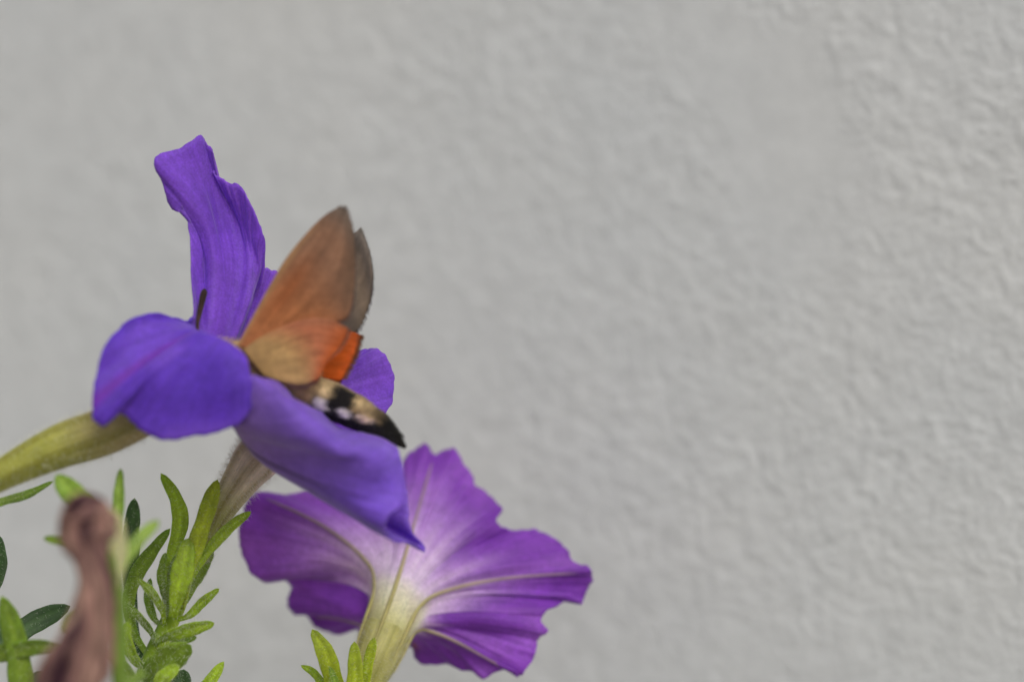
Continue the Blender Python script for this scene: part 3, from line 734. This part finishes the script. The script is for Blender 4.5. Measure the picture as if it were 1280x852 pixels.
# fur and scales, combed back towards the tail
fc = bc_.reshape(-1, 3)
F4 = BF[:-2]
fcol = np.array([fc[q[0]] for q in F4])
Tf = np.repeat(T[:-1], m, 0)
def fur(n_, sel, length, r, jit, back):
    idx = np.nonzero(sel)[0]
    V = BV.reshape(-1, 3); f = np.array(F4)[idx]
    HAIRS.setdefault('fur_tmp', [])
    # per-hair lean along the body
    a, b_, c, d = V[f[:, 0]], V[f[:, 1]], V[f[:, 2]], V[f[:, 3]]
    nn = np.cross(c - a, d - b_); ar = np.linalg.norm(nn, axis=1)
    pk = rng.choice(len(f), n_, p=ar / ar.sum())
    s, t = rng.random((n_, 1)), rng.random((n_, 1))
    p = (a[pk] * (1 - s) + b_[pk] * s) * (1 - t) + (d[pk] * (1 - s) + c[pk] * s) * t
    cen = np.repeat(BC[:-1], m, 0)[idx][pk]
    nr = unit(p - cen)
    dr = unit(nr * (1 - back) + Tf[idx][pk] * back + rng.normal(0, jit, (n_, 3)))
    L = length * rng.uniform(0.6, 1.2, (n_, 1))
    ax_ = unit(np.cross(dr, nr + rng.normal(0, 0.2, (n_, 3)))); ay_ = np.cross(dr, ax_)
    mid_ = p + dr * L * 0.5; tip = p + unit(dr + Tf[idx][pk] * 0.35) * L
    p = p - nr * 0.0001
    vs = np.stack([p + ax_ * r, p - ax_ * r * 0.5 + ay_ * r * 0.6, p - ax_ * r * 0.5 - ay_ * r * 0.6, mid_ + ax_ * r * 0.8, mid_ - ax_ * r * 0.4 + ay_ * r * 0.5, mid_ - ax_ * r * 0.4 - ay_ * r * 0.5, tip], 1)
    k = np.arange(n_)[:, None] * 7
    fs = np.concatenate([k + np.array([[0, 1, 4, 3]]), k + np.array([[1, 2, 5, 4]]), k + np.array([[2, 0, 3, 5]])])
    ft = np.concatenate([k + np.array([[3, 4, 6]]), k + np.array([[4, 5, 6]]), k + np.array([[5, 3, 6]])])
    cl = np.repeat(fcol[idx][pk] * rng.uniform(0.75, 1.2, (n_, 1)), 7, 0)
    HAIRS['fur'] = HAIRS.get('fur', []) + [(vs.reshape(-1, 3), fs, ft, cl)]
tf = np.repeat(tt[:-1], m)
fur(6500, (tf > 0.6) & (tf < 8.2), 0.0023, 0.00004, 0.22, 0.62)
fur(5200, (tf >= 8.0) & (tf < 12.2), 0.0009, 0.00005, 0.10, 0.92)
fur(1600, (tf >= 11.4) & (tf < 13.2), 0.0016, 0.00007, 0.03, 0.96)
flush_hairs('fur', 'fur', M_FUR, body, ORG)

def fringe(o, G, c):
    """scale fringe along the outer and trailing margins"""
    path = np.concatenate([G[:, -1], G[-1, ::-1][:int(G.shape[1] * 0.75)]]); inner = np.concatenate([G[:, -4], G[-4, ::-1][:int(G.shape[1] * 0.75)]])
    cc = np.concatenate([c[:, -1], c[-1, ::-1][:int(G.shape[1] * 0.75)]])
    n_ = 1500; t = rng.random(n_) * (len(path) - 1); k = t.astype(int); f = (t - k)[:, None]
    p = path[k] * (1 - f) + path[k + 1] * f; q = inner[k] * (1 - f) + inner[k + 1] * f
    dr = unit(unit(p - q) + rng.normal(0, 0.16, (n_, 3))); al = unit(path[k + 1] - path[k])
    L = rng.uniform(0.0006, 0.0015, (n_, 1)); w = 0.00005
    nb = unit(np.cross(dr, al)) * 0.00002
    p = p - dr * 0.0002
    vs = np.stack([p - al * w + nb, p + al * w + nb, p - nb, p + dr * L], 1).reshape(-1, 3)
    kk = np.arange(n_)[:, None] * 4
    fs = np.concatenate([kk + np.array([[0, 1, 3]]), kk + np.array([[1, 2, 3]]), kk + np.array([[2, 0, 3]])])
    fo = mesh_obj('fringe', vs, fs, M_WING, o, ORG, uv=np.zeros((len(vs), 2)), col=np.repeat(cc[k], 4, 0)); fo['kind'] = 'stuff'
def wing(name, rows, colf, corr=0.00003, seed=0):
    """rows: base-to-tip strips, each a list of px points from leading to trailing edge"""
    A = np.array([[P(*q) for q in r] for r in rows])
    Mr, Mc = 60, 48
    B = np.stack([cr(A[:, j], np.linspace(0, len(rows) - 1, Mr)) for j in range(A.shape[1])])
    G = cr(B, np.linspace(0, A.shape[1] - 1, Mc))        # (Mc, Mr)
    u, v = np.meshgrid(np.linspace(0, 1, Mc), np.linspace(0, 1, Mr), indexing='ij')
    nn = unit(np.cross(np.gradient(G, axis=0), np.gradient(G, axis=1)))
    G = G + nn * (corr * np.cos(u * 44 + 5 * np.sin(v * 2)) * sstep(0.05, 0.3, v))[..., None]
    o = mesh_obj(name, G, grid_faces(Mc, Mr), M_WING, moth, ORG, uv=np.stack([u * 0.6, v], -1), col=colf(u, v))
    solid(o, 0.00016)
    fringe(o, G, colf(u, v))
    return o, G
def grain(c, u, v, k, a=0.16):
    return c * (1 + a * vnoise(u * 13 + k, v * 3 + k, 81) + a * 0.6 * vnoise(u * 5 + k, v * 9, 82))[..., None]
def fore_under(u, v):
    c = mix(srgb(176, 112, 70), srgb(142, 104, 80), sstep(0.2, 0.62, v))
    c = mix(c, srgb(120, 104, 92), 0.9 * sstep(0.65, 1, v))
    c = mix(c, srgb(186, 150, 104), 0.7 * (1 - sstep(0.0, 0.16, u)) * sstep(0.9, 0.3, v))
    c = mix(c, srgb(150, 80, 40), 0.6 * np.exp(-((u - 0.35) / 0.16) ** 2 - ((v - 0.36) / 0.16) ** 2))
    return grain(mix(c, srgb(100, 80, 64), 0.6 * sstep(0.62, 0.98, u) * sstep(0.3, 0.7, v)), u, v, 1)
def hind_under(u, v):
    c = mix(srgb(192, 154, 100), srgb(190, 116, 82), sstep(0.22, 0.66, v + 0.35 * (0.5 - u)))
    c = mix(c, srgb(186, 104, 64), 0.5 * sstep(0.5, 0.9, v))
    c = mix(c, srgb(150, 106, 80), 0.5 * sstep(0.25, 0.0, u) * sstep(0.3, 0.7, v))
    c = mix(c, srgb(206, 96, 30), 0.75 * sstep(0.62, 1.0, v + 0.25 * (u - 0.6)))
    return grain(c, u, v, 2, 0.10)
def fore_upper(u, v):
    c = mix(srgb(120, 104, 88), srgb(96, 86, 78), 0.5 + 0.5 * np.sin(v * 17 + 1.5 * u))
    return grain(mix(c, srgb(138, 132, 128), 0.5 * sstep(0.75, 1, v)), u, v, 3)
def hind_upper(u, v):
    c = mix(srgb(206, 104, 34), srgb(194, 82, 18), v)
    c = mix(c, srgb(168, 74, 20), 0.6 * sstep(0.35, 0.0, u))
    return grain(mix(c, srgb(120, 60, 26), 0.85 * sstep(0.9, 1.0, v)), u, v, 4)
fw_far, _ = wing('forewing', [
    [(312, 440, -12), (325, 438, -12), (340, 440, -12)], [(345, 395, -10), (365, 402, -10), (392, 420, -10)], [(385, 350, -9), (412, 365, -9), (440, 418, -9)],
    [(418, 312, -8), (442, 335, -8), (460, 384, -8)], [(438, 295, -8), (453, 312, -8), (466, 350, -8)], [(446, 289, -8), (454, 296, -8), (463, 318, -8)]], fore_upper, seed=1)
fw_far['label'] = 'far grey brown forewing seen from above'
hw_far, _ = wing('hindwing', [
    [(325, 446, -12), (335, 450, -12), (345, 458, -12)], [(370, 425, -11), (375, 440, -11), (378, 462, -12)], [(410, 415, -11), (412, 438, -11.5), (404, 471, -12.5)],
    [(436, 414, -11), (434, 440, -12), (420, 474, -13)], [(450, 418, -11), (443, 444, -12), (428, 474, -13)]], hind_upper, seed=2)
hw_far['label'] = 'vivid orange far hindwing'
fw_near, _ = wing('forewing', [
    [(296, 433, -21), (310, 436, -21), (326, 442, -21)], [(312, 402, -21), (338, 408, -21), (372, 416, -21)], [(334, 362, -21.5), (368, 372, -21.5), (414, 404, -21)],
    [(358, 322, -22), (394, 336, -22), (436, 392, -21)], [(386, 288, -22), (414, 302, -22), (443, 350, -21.5)], [(406, 269, -22), (424, 278, -22), (443, 312, -22)], [(419, 261, -22), (431, 265, -22), (441, 286, -22)]], fore_under, seed=3)
fw_near['label'] = 'near rusty brown forewing seen from below'
hw_near, _ = wing('hindwing', [
    [(303, 437, -22), (312, 448, -22), (330, 469, -22)], [(328, 420, -22.8), (342, 440, -22.8), (352, 477, -22.4)], [(358, 406, -23), (370, 432, -23), (376, 480, -22.4)],
    [(388, 398, -23.4), (394, 428, -23.4), (390, 476, -22.4)], [(414, 400, -23.4), (410, 430, -23), (399, 471, -22.4)], [(434, 410, -23), (424, 432, -22.6), (400, 462, -22)]], hind_under, seed=4)
hw_near['label'] = 'near salmon orange hindwing with tan base seen from below'

def blob(name, c, r, material, parent, colr, n=10, m=14):
    v = []; f = []
    for i in range(n + 1):
        a = math.pi * i / n
        for j in range(m):
            b_ = 2 * math.pi * j / m
            v.append(c + np.array([r[0] * math.sin(a) * math.cos(b_), r[1] * math.sin(a) * math.sin(b_), r[2] * math.cos(a)]))
    for i in range(n):
        for j in range(m): f.append((i * m + j, (i + 1) * m + j, (i + 1) * m + (j + 1) % m, i * m + (j + 1) % m))
    return mesh_obj(name, v, f, material, parent, ORG, col=np.tile(colr, (len(v), 1)))
for sgn in (-1, 1):
    blob('eye', P(264, 438, -16 + sgn * 2.4), (0.0014, 0.0009, 0.0014), M_EYE, moth, BLACK)
# clubbed antennae, proboscis and legs
dk = lambda s, a: mix(srgb(78, 58, 48), srgb(44, 32, 32), s)
tube('antenna', [(256, 430, -14), (247, 409, -11), (250, 388, -9.5), (255, 366, -9), (257, 361, -9)], [1.2, 2.0, 3.4, 4.2, 1.0], M_BODY, moth, ORG, dk, m=10, n=30)
tube('antenna', [(256, 432, -18), (240, 424, -19), (226, 420, -19), (214, 418, -18), (211, 417, -18)], [1.2, 1.8, 3.0, 3.6, 1.0], M_BODY, moth, ORG, dk, m=10, n=30)
tube('proboscis', [(253, 436, -16), (240, 450, -15.5), (226, 470, -15), (200, 496, -15), (165, 520, -16)], [1.6, 1.3, 1.1, 0.9, 0.6], M_BODY, moth, ORG, dk, m=8, n=30)
lg = lambda s, a: mix(srgb(206, 188, 160), srgb(150, 130, 108), s)
for pts in ([(350, 490, -18), (360, 498, -20), (368, 502, -20.6), (376, 506, -21)], [(340, 488, -17), (350, 500, -21), (366, 506, -22), (384, 512, -22)], [(330, 486, -17), (338, 498, -20), (352, 508, -22), (366, 516, -22.5)],
            [(345, 490, -13), (356, 504, -11), (372, 510, -10), (392, 518, -9.5)], [(336, 488, -13), (344, 504, -11), (360, 514, -10), (376, 522, -9.5)], [(326, 484, -13), (332, 502, -11), (346, 514, -10), (360, 524, -9.5)]):
    tube('leg', pts, [2.2, 1.8, 1.4, 0.9], M_BODY, moth, ORG, lg, m=8, n=24)
